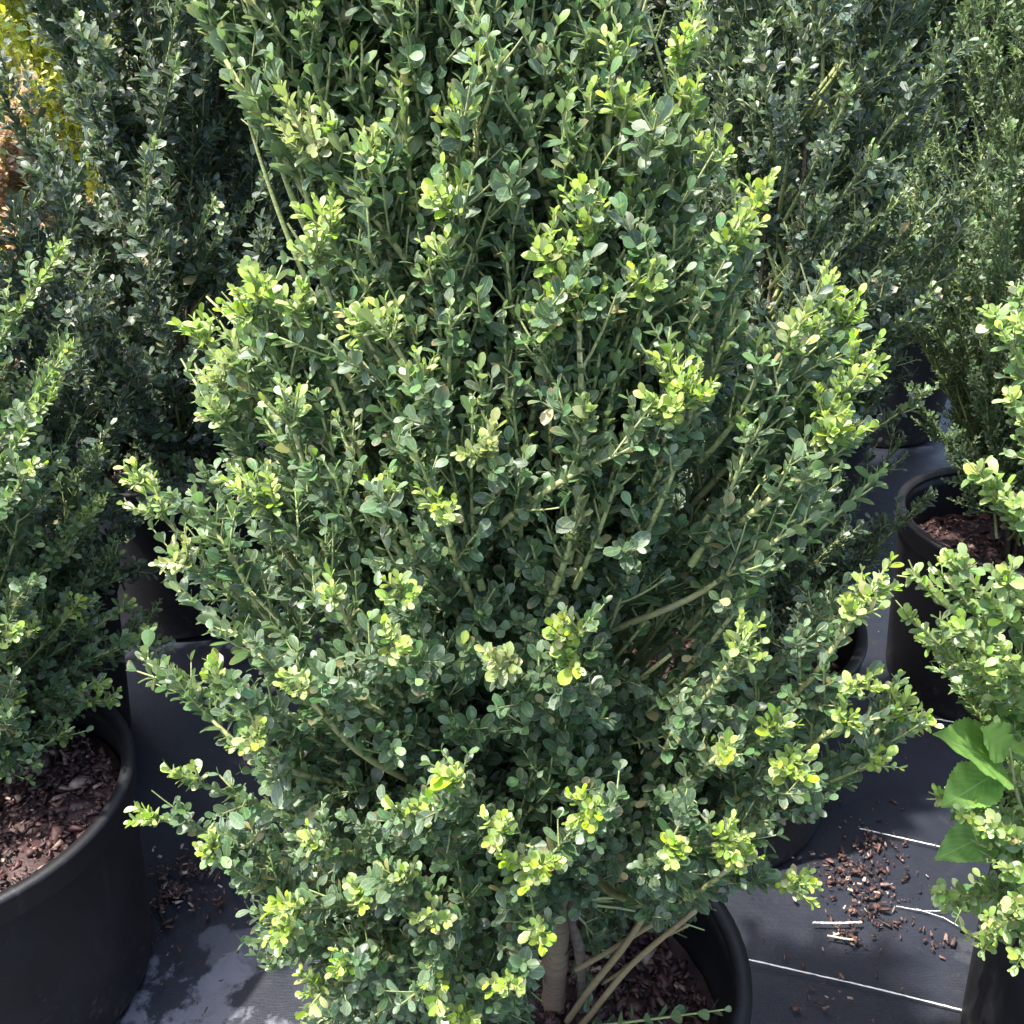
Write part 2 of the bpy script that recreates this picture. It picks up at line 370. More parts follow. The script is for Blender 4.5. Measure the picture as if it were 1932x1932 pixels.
def chips(b, pts, rng, size, flat=.25, up=None):
    n = len(pts); base = np.array([(-1, -.5, -1), (1, -.4, -1), (.8, .5, -1), (-.9, .45, -1), (-.8, -.35, 1), (.85, -.3, 1), (.6, .4, 1), (-.7, .3, 1)], float)
    F = np.array([(0, 3, 2, 1), (4, 5, 6, 7), (0, 1, 5, 4), (1, 2, 6, 5), (2, 3, 7, 6), (3, 0, 4, 7)])
    for p in pts:
        s = size*rng.lognormal(0, .45); v = base*np.array([s, s*rng.uniform(.4, 1), s*flat*rng.uniform(.5, 1.5)])+rng.normal(0, s*.13, (8, 3))
        a, t1, t2 = rng.uniform(0, 6.28), rng.normal(0, .45), rng.normal(0, .45)
        R = np.array([[math.cos(a), -math.sin(a), 0], [math.sin(a), math.cos(a), 0], [0, 0, 1]])@np.array([[1, 0, 0], [0, math.cos(t1), -math.sin(t1)], [0, math.sin(t1), math.cos(t1)]])@np.array([[math.cos(t2), 0, math.sin(t2)], [0, 1, 0], [-math.sin(t2), 0, math.cos(t2)]])
        b.add(v@R.T+p, [F], rnd=float(rng.random()))
def make_mulch(x, y, r, z, label, seed, n=700):
    rng = np.random.default_rng(seed); b = Buf(); rr = np.linspace(.001, 1, 16)*r; th = np.linspace(0, 2*np.pi, 60, endpoint=False)
    RR, TH = np.meshgrid(rr, th, indexing='ij'); Z = .018*(1-(RR/r)**2)+rng.normal(0, .003, RR.shape)
    v = np.stack([RR*np.cos(TH), RR*np.sin(TH), Z], -1).reshape(-1, 3)
    i = np.arange(15)[:, None]*60; j = np.arange(60)[None]; j2 = (j+1) % 60
    b.add(v, [np.stack([i+j, i+60+j, i+60+j2, i+j2], -1).reshape(-1, 4)], rnd=rng.random(len(v))*.5)
    q = np.sqrt(rng.random(n))*(r-.012); a = rng.uniform(0, 6.28, n)
    chips(b, np.stack([q*np.cos(a), q*np.sin(a), .018*(1-(q/r)**2)+rng.uniform(0, .009, n)], 1), rng, .0048)
    o = b.build('bark_mulch', M_MULCH, smooth=False); o.location = (x, y, z)
    return tag(o, label, 'mulch', None, 'stuff')

POTS = {   # x, y, rim radius, base radius, height
    'A': (.045, .726, .194, .165, .36), 'B': (-.72, .99, .220, .198, .345), 'C': (-.87, 1.46, .20, .17, .36), 'D': (-.72, 1.97, .205, .178, .36),
    'E': (.34, 1.35, .20, .19, .36), 'F': (.93, 1.67, .205, .175, .36), 'G': (.765, .84, .195, .17, .36)}
SOIL = .262
pl = {'A': 'black nursery pot holding the large central boxwood and its thick trunk', 'B': 'large black pot at the lower left with its rim and bark mulch in view',
      'C': 'black pot half hidden by leaves just behind the large lower left pot', 'D': 'black pot in deep shade under the dark left boxwood',
      'E': 'black pot behind the central boxwood on its right side', 'F': 'black pot at the right edge with bare stems rising from it', 'G': 'black pot under the fresh green boxwood in the lower right corner'}
ml = {'A': 'reddish bark mulch round the trunk of the central boxwood', 'B': 'reddish brown bark mulch filling the large lower left pot', 'C': 'dark bark mulch in the pot behind the lower left pot',
      'D': 'dark bark mulch under the dark left boxwood', 'E': 'bark mulch in the pot behind the central boxwood', 'F': 'dark mulch round the bare stems in the right edge pot', 'G': 'bark mulch under the fresh green boxwood at lower right'}
for i, (k, (x, y, r, rb, h)) in enumerate(POTS.items()):
    make_pot(x, y, r, rb, h, pl[k], i)
    make_mulch(x, y, (rb+(r-rb)*.75)-.006, (SOIL if k != 'B' else .285), ml[k], 40+i, 2600 if k in 'AB' else 900)

# ---------------------------------------------------------------- shrubs
class Shrub:
    def __init__(s, seed, name, loc, label, leaf=.0125, mat=None, tpl=TPL_HI, group=None, cat='shrub'):
        s.rng = np.random.default_rng(seed); s.root = tag(empty(name, loc), label, cat, group)
        s.o = np.array(loc, float); s.lv = Leaves(); s.tw = Buf(); s.leaf = leaf; s.mat = mat or M_LEAF; s.tpl = tpl; s.paths = []; s.keep = None; s.ok = None
    def main(s, p0, tip, rad=.0045, up=.0, n=9, **kw):
        rng = s.rng; L = np.linalg.norm(tip-p0)
        mid = (p0+tip)/2+rng.normal(0, L*.05, 3); out = tip-p0; out[2] = 0
        mid += out*.10-np.array([0, 0, L*.06])+np.array([0, 0, up*L])
        path = bez(p0, mid, tip, n)+np.concatenate([np.zeros((1, 3)), rng.normal(0, L*.008, (n-2, 3)), np.zeros((1, 3))])
        s.paths.append((path, rad, L)); return path
    def dress(s, path, rad, L, side=12, age=.15, tip_age=.45, tan=0., sidelen=.10, s_from=.30, sub=2, bare=.35, young=None):
        rng = s.rng; leaf = s.leaf
        leaves_on(s.lv, path, rng, max(bare, .1), 1, leaf*.44, leaf*1.0, age, tip_age, tan, spread=(.85, .45))
        tn = 5; ta = rng.random(tn)
        for q in range(side):
            f = s_from+(1-s_from-.04)*(q+rng.random())/side
            p, t = path_at(path, np.array([f])); p, t = p[0], t[0]
            a = perp(t, rng); ang = rng.uniform(.38, .8)
            d = nrm(t*math.cos(ang)+a*math.sin(ang)+np.array([0, 0, .18]))
            l = sidelen*rng.uniform(.45, 1.2)*(1.15-.75*f)
            if s.ok is not None and not s.ok(p+d*l): continue
            end = p+d*l+np.array([0, 0, l*.14]); sp = bez(p, p+d*l*.5+rng.normal(0, l*.05, 3), end, 5)
            tube(s.tw, sp, np.linspace(rad*.42, .0007, 5), 4, False)
            g = tip_age*rng.uniform(.3, 1.15)
            leaves_on(s.lv, sp, rng,   .1, 1, leaf*.45, leaf*.95, age, g, tan*(rng.random() < .5))
            for w in range(sub):
                f2 = rng.uniform(.25, .85); p2, t2 = path_at(sp, np.array([f2])); p2, t2 = p2[0], t2[0]
                a2 = perp(t2, rng); d2 = nrm(t2*.75+a2*.7+np.array([0, 0, .2])); l2 = l*rng.uniform(.3, .6)
                sp2 = bez(p2, p2+d2*l2*.5, p2+d2*l2+np.array([0, 0, l2*.1]), 4)
                tube(s.tw, sp2, np.linspace(rad*.25, .0006, 4), 3, False)
                leaves_on(s.lv, sp2, rng,   .12, 1, leaf*.45, leaf*.9, age, g*.9)
    def rosette(s, lv, tip, t, size, n=3, age=(.75, 1.0), tan=0.):
        """a tuft of young leaves at the end of a shoot"""
        rng = s.rng; t = nrm(t)
        for q in range(n):
            d = nrm(t+perp(t, rng)*(0 if q == 0 else rng.uniform(.35, .9))+np.array([0, 0, .12])); l = size*rng.uniform(.7, 1.25)
            b0 = tip-t*size*.35; sp = bez(b0, b0+d*l*.5, b0+d*l, 4)
            tube(s.tw, sp, np.linspace(.0011, .0006, 4), 4, False)
            leaves_on(lv, sp, rng, .15, 1, s.leaf*.26, s.leaf*rng.uniform(.55, .82), age[0], age[1], tan, wr=.56, spread=(1.15, .38))
    def finish(s, trunk=None):
        k = s.keep
        s.lv.build('foliage', s.mat, s.root, s.tpl, s.rng, k, s.o)
        if s.tw.v: s.tw.build('twigs', M_TWIG, s.root, s.o)
        for path, rad, L in s.paths:
            b = Buf(); n = len(path); tube(b, path, rad*(1-.70*np.linspace(0, 1, n)), 7); b.build('branch', M_STEM, s.root, s.o)

# ---- the central boxwood
SCALE_BY_HEIGHT = True
A = Shrub(11, 'boxwood_shrub', (.045, .74, SOIL), 'large central boxwood on a thick trunk, its upright shoots tipped with yellow-green young leaves', leaf=.0132, group='boxwoods in nursery pots')
SIL = [(350, -400), (355, 0), (365, 70), (440, 190), (520, 300), (560, 360), (640, 400), (600, 430), (520, 480), (440, 560), (450, 620), (360, 630), (345, 730), (375, 900), (255, 900), (250, 960), (290, 1020), (212, 1030), (235, 1110), (300, 1140),
       (245, 1150), (270, 1220), (232, 1255), (330, 1370), (400, 1400), (330, 1440), (345, 1500), (270, 1535), (340, 1620), (370, 1650), (480, 1700), (370, 1740), (365, 1790), (510, 1830), (540, 1880), (520, 1990), (1010, 1990),
       (1020, 1800), (1045, 1750), (1075, 1735), (1080, 1990), (1380, 1990), (1380, 1865), (1120, 1880), (1140, 1850), (1185, 1800), (1290, 1750), (1330, 1725), (1400, 1690), (1520, 1700), (1520, 1640), (1470, 1600), (1590, 1530), (1680, 1460), (1750, 1370), (1720, 1290), (1640, 1240), (1570, 1230), (1680, 1130), (1640, 1065),
       (1560, 1080), (1630, 1020), (1600, 960), (1700, 930), (1690, 860), (1620, 880), (1665, 740), (1655, 670), (1615, 580), (1545, 540), (1480, 600), (1400, 530), (1470, 430), (1450, 370), (1380, 380), (1350, 420), (1330, 380), (1380, 330), (1330, 290),
       (1345, 220), (1335, 90), (1270, 70), (1240, 200), (1200, 200), (1230, 60), (1210, 0), (1200, -400)]
GAPS = [[(1140, 1140), (1230, 1105), (1340, 1130), (1350, 1200), (1290, 1300), (1190, 1290), (1150, 1230)], [(1255, 880), (1320, 870), (1370, 930), (1330, 975), (1260, 950)], [(1010, 960), (1130, 935), (1150, 1000), (1060, 1010)],
        [(1190, 1400), (1260, 1380), (1270, 1430), (1200, 1440)], [(860, 1110), (900, 1100), (890, 1150)]]
zs = np.array([.20, .30, .42, .50, .62, .74, .92, 1.05, 1.17, 1.27, 1.45, 1.60]); rx = np.array([.22, .27, .30, .315, .33, .34, .30, .24, .175, .15, .10, .03]); cxs = np.array([-.02, -.02, -.02, -.01, .01, .01, .02, .02, -.01, -.05, -.07, -.07])
def env(P, back=False):
    z = P[..., 2]; R = np.interp(z, zs, rx); c = np.interp(z, zs, cxs); ry = R*np.where(P[..., 1] < .74, .72, .8)
    return ((P[..., 0]-c)/R)**2+((P[..., 1]-.74)/ry)**2
def surface_hit(px, py):
    r = ray(px, py); ds = np.linspace(.35, 1.6, 400); P = np.array([0, 0, CAM_H])+ds[:, None]*r
    f = env(P); h = np.where(f < 1)[0]; i = h[0] if len(h) else int(np.argmin(f)); return P[i]
def origin_for(tip, rng):
    c = np.interp(tip[2], zs, cxs); r = math.hypot(tip[0]-c, tip[1]-.74)
    k = np.interp(tip[2], [.4, .6, .9, 1.2], [.25, .6, 1.25, 2.4])
    z0 = max(tip[2]-r*k-.02, .47+.04*rng.random())
    if tip[2] < .55: z0 = min(z0, .50)
    return np.array([.05+(c-.05)*min(1, max(0, z0-.5)*1.5)+rng.normal(0, .012), .74+rng.normal(0, .012), z0])
rng = A.rng
def keepA(P):
    q = proj(P); k = inside(q, SIL)
    for g in GAPS: k &= ~(inside(q, g) & (rng.random(len(P)) < .75))
    return k
A.keep = keepA; A.ok = lambda P: bool(inside(proj(P), SIL)[0] and not any(inside(proj(P), g)[0] for g in GAPS[:2]))
# px, py, size factor, tufts, kind (y yellow-green, p pale, t tan)
TIPS = [(1395,440,1.3,5,'y'),(1430,392,1.1,4,'y'),(1370,470,1,3,'y'),(1095,400,1.1,4,'y'),(1040,490,1.1,4,'y'),(1122,450,.9,3,'y'),(1060,570,1.3,5,'y'),(1040,625,1.2,5,'y'),(1090,600,1.0,3,'y'),(1215,560,.9,3,'y'),
 (1555,570,1.1,4,'y'),(1590,615,1.1,5,'y'),(1490,655,1.1,5,'p'),(1530,640,.9,3,'y'),(1620,705,1.2,5,'y'),(1590,745,1,3,'p'),(1565,835,1.2,5,'y'),(1555,790,.9,3,'y'),(1275,735,1.1,5,'y'),(1260,780,1.3,5,'y'),(1305,760,1,4,'y'),(1340,320,1.1,4,'p'),
 (1305,215,1,4,'y'),(1290,105,1.2,4,'y'),(1175,230,.9,3,'y'),(1215,265,.8,3,'p'),(1155,120,1.1,2,'y'),(905,170,1,3,'p'),(862,245,1,3,'y'),(700,310,1,4,'y'),(580,270,1.3,6,'t'),(620,430,1.2,4,'y'),(850,390,1.1,3,'y'),(850,500,1.1,4,'p'),
 (500,565,1.2,5,'y'),(560,600,1.1,5,'y'),(480,605,1,4,'y'),(600,490,1.1,4,'p'),(735,640,1.1,4,'p'),(690,640,1,4,'y'),(800,720,.9,3,'p'),(395,650,1,4,'y'),(430,735,1,4,'t'),(420,790,1,4,'p'),(550,790,1.1,4,'p'),(460,700,.8,3,'t'),(275,918,.9,3,'y'),(300,965,1,4,'p'),
 (500,940,1.2,4,'y'),(350,1058,.8,4,'t'),(835,965,1.1,4,'y'),(915,865,.9,4,'t'),(730,940,.9,3,'y'),(1105,808,.7,2,'p'),(765,1120,.9,3,'p'),(640,1130,.9,3,'p'),(1065,1200,1,4,'y'),(1070,1250,1,4,'y'),(960,1250,1,4,'t'),(580,1290,1,4,'p'),(745,1222,1,4,'y'),
 (420,1290,.9,4,'p'),(480,1400,1.1,5,'p'),(370,1475,1,2,'p'),(1635,1125,1.1,5,'y'),(1605,1165,.9,3,'y'),(1605,1300,.9,3,'y'),(1685,1345,1.1,6,'y'),(1715,1365,.8,3,'y'),(1590,1362,.9,3,'y'),(1455,1385,.9,3,'y'),(1362,1415,1,2,'y'),(1480,1450,1.1,5,'y'),
 (1500,1480,1,3,'y'),(1385,1235,.9,3,'p'),(1645,1440,.9,3,'y'),(300,1540,1,3,'y'),(400,1610,1,3,'y'),(862,1480,1.1,2,'y'),(795,1530,1.1,2,'y'),(940,1570,.9,4,'y'),(1110,1530,1.1,5,'y'),(1000,1640,1.1,4,'y'),(603,1590,.8,2,'y'),(690,1690,.9,2,'y'),(768,1662,1,4,'p'),
 (575,1712,1,3,'y'),(540,1755,1.1,4,'y'),(822,1730,1.1,4,'p'),(660,1812,1,3,'y'),(605,1865,1,3,'y'),(822,1840,1.1,2,'y'),(875,1905,1.1,3,'y'),(962,1850,.9,2,'y'),(1015,1752,.7,3,'y'),(1275,1612,1.1,4,'y'),(1365,1590,1.2,5,'y'),(1385,1625,1.1,4,'y'),(1490,1670,1,4,'y')]
for (px, py, sc, nt_, kd) in TIPS:
    tip = surface_hit(px, py)
    d = nrm(tip-origin_for(tip, rng)); size = .0215*sc*rng.lognormal(0, .15); tip = tip+d*.012+nrm(np.array([0, 0, CAM_H])-tip)*.024
    if d[2] < .1: d = nrm(d+np.array([0, 0, .2]))
    end = tip-d*size*.35; p0 = origin_for(end, rng)
    path = A.main(p0, end, rad=.0050) if len(A.paths) < 66 and rng.random() < .66 else None
    if path is None:
        L = np.linalg.norm(end-p0); mid = (p0+end)/2+rng.normal(0, L*.05, 3)-np.array([0, 0, L*.05]); path = bez(p0, mid, end, 8)
        tube(A.tw, path, np.linspace(.0028, .0010, 8), 5, False)
    A.dress(path, .0033, 0, side=9, age=.10, tip_age=.45, sidelen=.095, s_from=.42, sub=2, bare=.5)
    ylv = Leaves(); tan = {'y': 0, 'p': .08, 't': .30}[kd]; ag = {'y': (.84, 1.0), 'p': (.62, .88), 't': (.6, .85)}[kd]
    A.rosette(ylv, end, path[-1]-path[-2], size, nt_+2, ag, tan)
    o = ylv.build('young_shoot', M_LEAF, A.root, TPL_HI, rng, None, A.o)
# filler shoots spread over the whole crown
cnt = 0
while cnt < 190:
    px, py = rng.uniform(230, 1700), rng.uniform(-330, 1960)
    if px > 1020 and py > 1730: continue
    q = np.array([[px, py]])
    if not inside(q, SIL)[0] or any(inside(q, g)[0] for g in GAPS): continue
    tip = surface_hit(px, py); c = np.array([np.interp(tip[2], zs, cxs), .74, tip[2]]); tip = c+(tip-c)*rng.uniform(.66, .96)
    p0 = origin_for(tip, rng)
    L = np.linalg.norm(tip-p0); path = bez(p0, (p0+tip)/2+rng.normal(0, L*.05, 3)-np.array([0, 0, L*.06]), tip, 8)
    if cnt % 7 == 0: A.paths.append((path, .0042, L))
    else: tube(A.tw, path, np.linspace(.0030, .0009, 8), 5, False)
    A.dress(path, .003, 0, side=10, age=.06, tip_age=.36*rng.uniform(.2, 1.9), sidelen=.085, s_from=.38, sub=2, bare=.45); cnt += 1
cnt = 0
while cnt < 34:                             # low shoots over the left half of the pot
    px, py = rng.uniform(470, 1010), rng.uniform(1740, 2040)
    if not inside(np.array([[px, min(py, 1985)]]), SIL)[0]: continue
    tip = at(px, py, rng.uniform(.54, .66)); p0 = np.array([.03, .73, .44+.06*rng.random()]); L = np.linalg.norm(tip-p0)
    path = bez(p0, (p0+tip)/2+rng.normal(0, L*.05, 3)+np.array([0, 0, L*.05]), tip, 8); tube(A.tw, path, np.linspace(.0030, .0009, 8), 5, False)
    A.dress(path, .003, 0, side=8, age=.06, tip_age=.3, sidelen=.085, s_from=.45, sub=2, bare=.5); cnt += 1
# leaves low behind the trunk and one small sprig over the mulch
for px, py, Y in [(rng.uniform(1085, 1330), rng.uniform(1690, 1770), rng.uniform(.74, .84)) for _ in range(16)]+[(1110, 1865, .72), (1135, 1790, .74)]:
    tip = at(px, py, Y); p0 = np.array([.05, .75, .42]); path = bez(p0, (p0+tip)/2+np.array([0, 0, .02]), tip, 6); tube(A.tw, path, np.linspace(.0022, .0008, 6), 4, False)
    A.dress(path, .002, 0, side=5, age=.06, tip_age=.25, sidelen=.05, s_from=.5, sub=1, bare=.55)
path = bez(at(1090, 1940, .66), at(1220, 1925, .66), at(1365, 1905, .665), 8); tube(A.tw, path, np.linspace(.0018, .0009, 8), 5, False)
leaves_on(A.lv, path, rng, .1, 1, .011, .0165, .15, .5)
# straight upright shoots fanning out over the upper half
for q in range(190):
    while True:
        bx, by = rng.uniform(420, 1480), rng.uniform(-60, 1150)
        ang = math.atan2(-(by-1450), (bx-980)*.9); ang += rng.normal(0, .10); l = rng.uniform(190, 380)
        tx, ty = bx+math.cos(ang)*l, by-math.sin(ang)*l
        mids = np.array([[bx+(tx-bx)*f, by+(ty-by)*f] for f in (0, .25, .5, .75)])
        if inside(np.array([[bx, by]]), SIL)[0] and inside(np.array([[tx, ty]]), SIL)[0] and not inside(mids, GAPS[0]).any() and not inside(mids, GAPS[1]).any(): break
    h0, h1 = surface_hit(bx, by), surface_hit(tx, ty); r0, r1 = nrm(ray(bx, by)), nrm(ray(tx, ty))
    a = h0+r0*.05; c = h1-r1*rng.uniform(-.01, .02); path = bez(a, (a+c)/2+rng.normal(0, .003, 3)-np.array([0, .008, .004]), c, 9)
    rd = rng.uniform(.0016, .0030)
    tube(A.tw, path, np.linspace(rd, .0009, 9), 6, False)
    lf = A.leaf; A.leaf = lf*rng.uniform(.85, 1.1)
    A.dress(path, rd, 0, side=4, age=.15, tip_age=rng.choice([.4, .6, .8], p=[.6, .3, .1]), sidelen=.04, s_from=.3, sub=0, bare=.12, tan=.25 if rng.random() < .1 else 0)
    if rng.random() < .35: A.rosette(A.lv, c, path[-1]-path[-2], .013, 2, (.4, .75))
    A.leaf = lf
# long shoots that stand out of the crown
HERO = [([(640,470),(560,330),(480,215),(400,80),(362,-10)],.0048,.25,1.15), ([(1225,720),(1245,480),(1285,250),(1293,110)],.0042,.3,1.0), ([(1040,380),(1110,260),(1190,70),(1230,-60)],.0048,.15,.9),
 ([(1055,480),(1045,370),(985,200),(940,110),(860,-60)],.0050,.1,1.0), ([(800,260),(790,150),(768,85),(728,-60)],.0075,.2,1.1), ([(910,960),(880,890),(840,790),(782,712),(700,650)],.0066,.35,1.0), ([(1345,1030),(1400,985),(1480,905),(1610,835)],.0056,.3,.95),
 ([(900,1020),(960,970),(1060,905),(1150,850),(1262,795)],.0046,.1,.95), ([(860,640),(800,510),(700,400),(600,290)],.0046,.15,1.0), ([(1025,560),(1020,460),(950,330),(905,190)],.0042,.15,1.0), ([(500,980),(465,900),(425,800),(392,690)],.0042,.25,.9),
 ([(500,1160),(445,1060),(372,945)],.0045,.3,1.0), ([(1140,680),(1180,610),(1290,555),(1410,470)],.0042,.2,.9), ([(1540,1270),(1570,1215),(1625,1130)],.0036,.5,.8), ([(740,830),(680,720),(590,600),(500,560)],.0042,.2,.95), ([(720,1230),(610,1060),(505,950)],.004,.15,1.0),
 ([(1170,700),(1160,580),(1122,460),(1090,395)],.0040,.4,.9), ([(620,1750),(520,1690),(410,1605)],.0036,.35,.9), ([(680,1420),(600,1330),(490,1220),(330,1110)],.0042,.1,1.05), ([(700,150),(650,60),(590,-60)],.0042,.2,1.1), ([(1380,870),(1440,780),(1560,600)],.0040,.3,.9),
 ([(1560,1500),(1610,1440),(1690,1370)],.0034,.3,.9), ([(1090,330),(1120,180),(1135,20)],.0038,.2,1.0), ([(470,1420),(400,1340),(260,1235)],.0034,.1,1.0), ([(1300,1130),(1400,1050),(1560,960)],.0036,.2,.95), ([(560,740),(500,640),(390,560)],.003,.2,.9)]
for pts, rad, bare, ls in HERO:
    rad = .0011+rad*.48; bare *= .55
    P = []
    for q, (px, py) in enumerate(pts):
        h = surface_hit(px, py); rr = ray(px, py); P.append(h-rr/np.linalg.norm(rr)*(-.055 if q == 0 else .016))
    P = np.array(P)
    for _k in range(2): P[1:-1] = .5*P[1:-1]+.25*(P[:-2]+P[2:])
    o0 = P[0]-nrm(P[1]-P[0])*.09+np.array([0, .03, 0]); C = np.vstack([o0, P]); ss = np.linspace(0, len(C)-1, 16); ii = np.minimum(ss.astype(int), len(C)-2); ff = (ss-ii)[:, None]
    E_ = np.vstack([2*C[0]-C[1], C, 2*C[-1]-C[-2]]); a0, a1, a2, a3 = E_[ii], E_[ii+1], E_[ii+2], E_[ii+3]
    path = .5*((2*a1)+(-a0+a2)*ff+(2*a0-5*a1+4*a2-a3)*ff**2+(-a0+3*a1-3*a2+a3)*ff**3)
    A.paths.append((path, rad, 0)); f0 = 1/(len(C)-1)
    lf = A.leaf; A.leaf = lf*ls
    A.dress(path, rad*.7, 0, side=7, age=.18, tip_age=.5, sidelen=.055, s_from=f0+.1, sub=1, bare=f0+bare*(1-f0))
    A.leaf = lf
for _ in range(60):                         # the far side of the crown
    z = rng.uniform(.45, 1.5); a = rng.uniform(-.2, math.pi+.2); R = np.interp(z, zs, rx)*rng.uniform(.6, .95)
    tip = np.array([np.interp(z, zs, cxs)+R*math.cos(a), .74+abs(R*.8*math.sin(a)), z]); p0 = origin_for(tip, rng)
    path = bez(p0, (p0+tip)/2, tip, 7); tube(A.tw, path, np.linspace(.003, .0009, 7), 4, False)
    A.dress(path, .003, 0, side=9, age=.05, tip_age=.3, sidelen=.10, s_from=.35, sub=1, bare=.4)
A.finish()
SCALE_BY_HEIGHT = False
# trunk and lower bare wood
def limb(root, name, m, pts, rad, k=12, n=14, seed=0, o=A.o):
    rg = np.random.default_rng(seed); pts = np.asarray(pts, float); s = np.linspace(0, len(pts)-1, n); i = np.minimum(s.astype(int), len(pts)-2); f = s-i
    def cr(a):
        P = np.vstack([2*a[0]-a[1], a, 2*a[-1]-a[-2]]) if a.ndim > 1 else np.concatenate([[a[0]], a, [a[-1]]])
        p0, p1, p2, p3 = P[i], P[i+1], P[i+2], P[i+3]; ff = f[:, None] if a.ndim > 1 else f
        return .5*((2*p1)+(-p0+p2)*ff+(2*p0-5*p1+4*p2-p3)*ff**2+(-p0+3*p1-3*p2+p3)*ff**3)
    path = cr(pts); r = cr(np.broadcast_to(np.asarray(rad, float), (len(pts),)).copy())*(1+rg.normal(0, .035, n))
    b = Buf(); tube(b, path, r, k); return b.build(name, m, root, o)
TB = np.array([.045, .735, .25])
limb(A.root, 'trunk', M_TRUNK, [TB, at(1046, 1860, .735), at(1052, 1745, .737), (.05, .74, .50), (.048, .74, .66), (.03, .74, .88), (0.0, .74, 1.1)], [.0150, .0132, .0128, .0125, .010, .008, .004], 16, 40, 3)
limb(A.root, 'branch', M_OLD, [(.075, .73, .26), at(1098, 1860, .72), at(1092, 1790, .715), at(1078, 1735, .715), at(1088, 1690, .70), (.10, .70, .56)], [.006, .0048, .0058, .0042, .005, .003], 9, 26, 4)
for (a_, b_, c_, r_) in (((1110, 1870), (1185, 1775), (1262, 1650), .0062), ((1140, 1800), (1230, 1745), (1312, 1705), .0050), ((1105, 1925), (1190, 1822), (1312, 1718), .0060), ((1175, 1830), (1235, 1780), (1300, 1745), .0030)):
    limb(A.root, 'branch', M_LOW, [at(*a_, .70)-(at(*c_, .66)-at(*a_, .70))*.35, at(*a_, .70), at(*b_, .68), at(*c_, .66)], [r_*.6, r_*.55, r_*.5, r_*.42], 8, 22, int(r_*1e5))
limb(A.root, 'branch', M_OLD, [(.03, .73, .33), at(895, 1825, .62), at(915, 1760, .62), at(950, 1690, .63)], [.003, .0026, .0024, .0018], 6, 12, 9)

# ---- neighbours
def bush(seed, key, label, xy, z0, z1, prof, n, leaf, m, tpl=TPL_LO, lean=(0, 0), age=.05, tip_age=.4, sides=10, sidelen=.11, young=.12, stems=10, up=1.0, base_z=SOIL, group='boxwoods in nursery pots', kname='boxwood_shrub', sub=1, front=None, targets=(), poly=None):
    s = Shrub(seed, kname, (xy[0], xy[1], base_z), label, leaf, m, tpl, group); rg = s.rng
    pz, pr = zip(*prof)
    if poly is not None: s.keep = lambda P: inside(proj(P), poly); s.ok = lambda P: inside(proj(P), poly)[0]
    for (px, py, Y) in targets:             # shoots whose tips the photograph shows clearly
        tip = at(px, py, Y); h = math.hypot(tip[0]-xy[0], tip[1]-xy[1]); p0 = np.array([xy[0], xy[1], max(base_z+.08, tip[2]-.08-h*.7)])
        path = bez(p0, (p0+tip)/2+np.array([0, 0, -.01]), tip, 8); tube(s.tw, path, np.linspace(.0032, .0011, 8), 6, False)
        s.dress(path, .003, 0, side=6, age=age+.1, tip_age=.8, sidelen=.06, s_from=.45, sub=1, bare=.35); s.rosette(s.lv, tip, path[-1]-path[-2], .018, 3, (.65, .95))
    for q in range(n):
        z = z0+(z1-z0)*(q+.5)/n; a = q*2.39996+rg.normal(0, .25)
        if front is not None: a = front+((a % 6.283)-3.1416)*.72
        R = np.interp(z, pz, pr)*(rg.uniform(.55, 1.0) if q % 3 else rg.uniform(.2, .6)); t = (z-base_z)/(z1-base_z)
        cx, cy = xy[0]+lean[0]*t, xy[1]+lean[1]*t
        tip = np.array([cx+R*math.cos(a), cy+R*math.sin(a), z]); zz = max(base_z+.06, z-R*1.25*up-.1)
        p0 = np.array([xy[0]+lean[0]*t*.4+rg.normal(0, .02), xy[1]+lean[1]*t*.4+rg.normal(0, .02), zz])
        if s.ok is not None and not s.ok(tip): continue
        L = np.linalg.norm(tip-p0); path = bez(p0, (p0+tip)/2+rg.normal(0, L*.04, 3)+np.array([math.cos(a), math.sin(a), 0])*L*.08, tip, 7)
        tube(s.tw, path, np.linspace(.0032, .0008, 7), 5, False)
        s.dress(path, .0032, 0, side=sides, age=age, tip_age=tip_age*rg.uniform(.4, 1.3), sidelen=sidelen, s_from=.28, sub=sub, bare=.35)
        if rg.random() < young: s.rosette(s.lv, tip, path[-1]-path[-2], .019, 3, (.65, .95))
    for q in range(stems):
        a = q*6.283/stems+rg.normal(0, .2); r0 = rg.uniform(.008, .035); z = rg.uniform(.55, .85)*(z1-base_z)+base_z; R = np.interp(z, pz, pr)*rg.uniform(.15, .45)
        p0 = np.array([xy[0]+r0*math.cos(a), xy[1]+r0*math.sin(a), base_z-.02]); tip = np.array([xy[0]+lean[0]*.6+R*math.cos(a), xy[1]+lean[1]*.6+R*math.sin(a), z])
        path = bez(p0, (p0+tip)/2+rg.normal(0, .012, 3), tip, 9)
        b = Buf(); tube(b, path, np.linspace(rg.uniform(.006, .011), .002, 9), 7); b.build('branch', M_OLD, s.root, s.o)
    s.finish(); return s

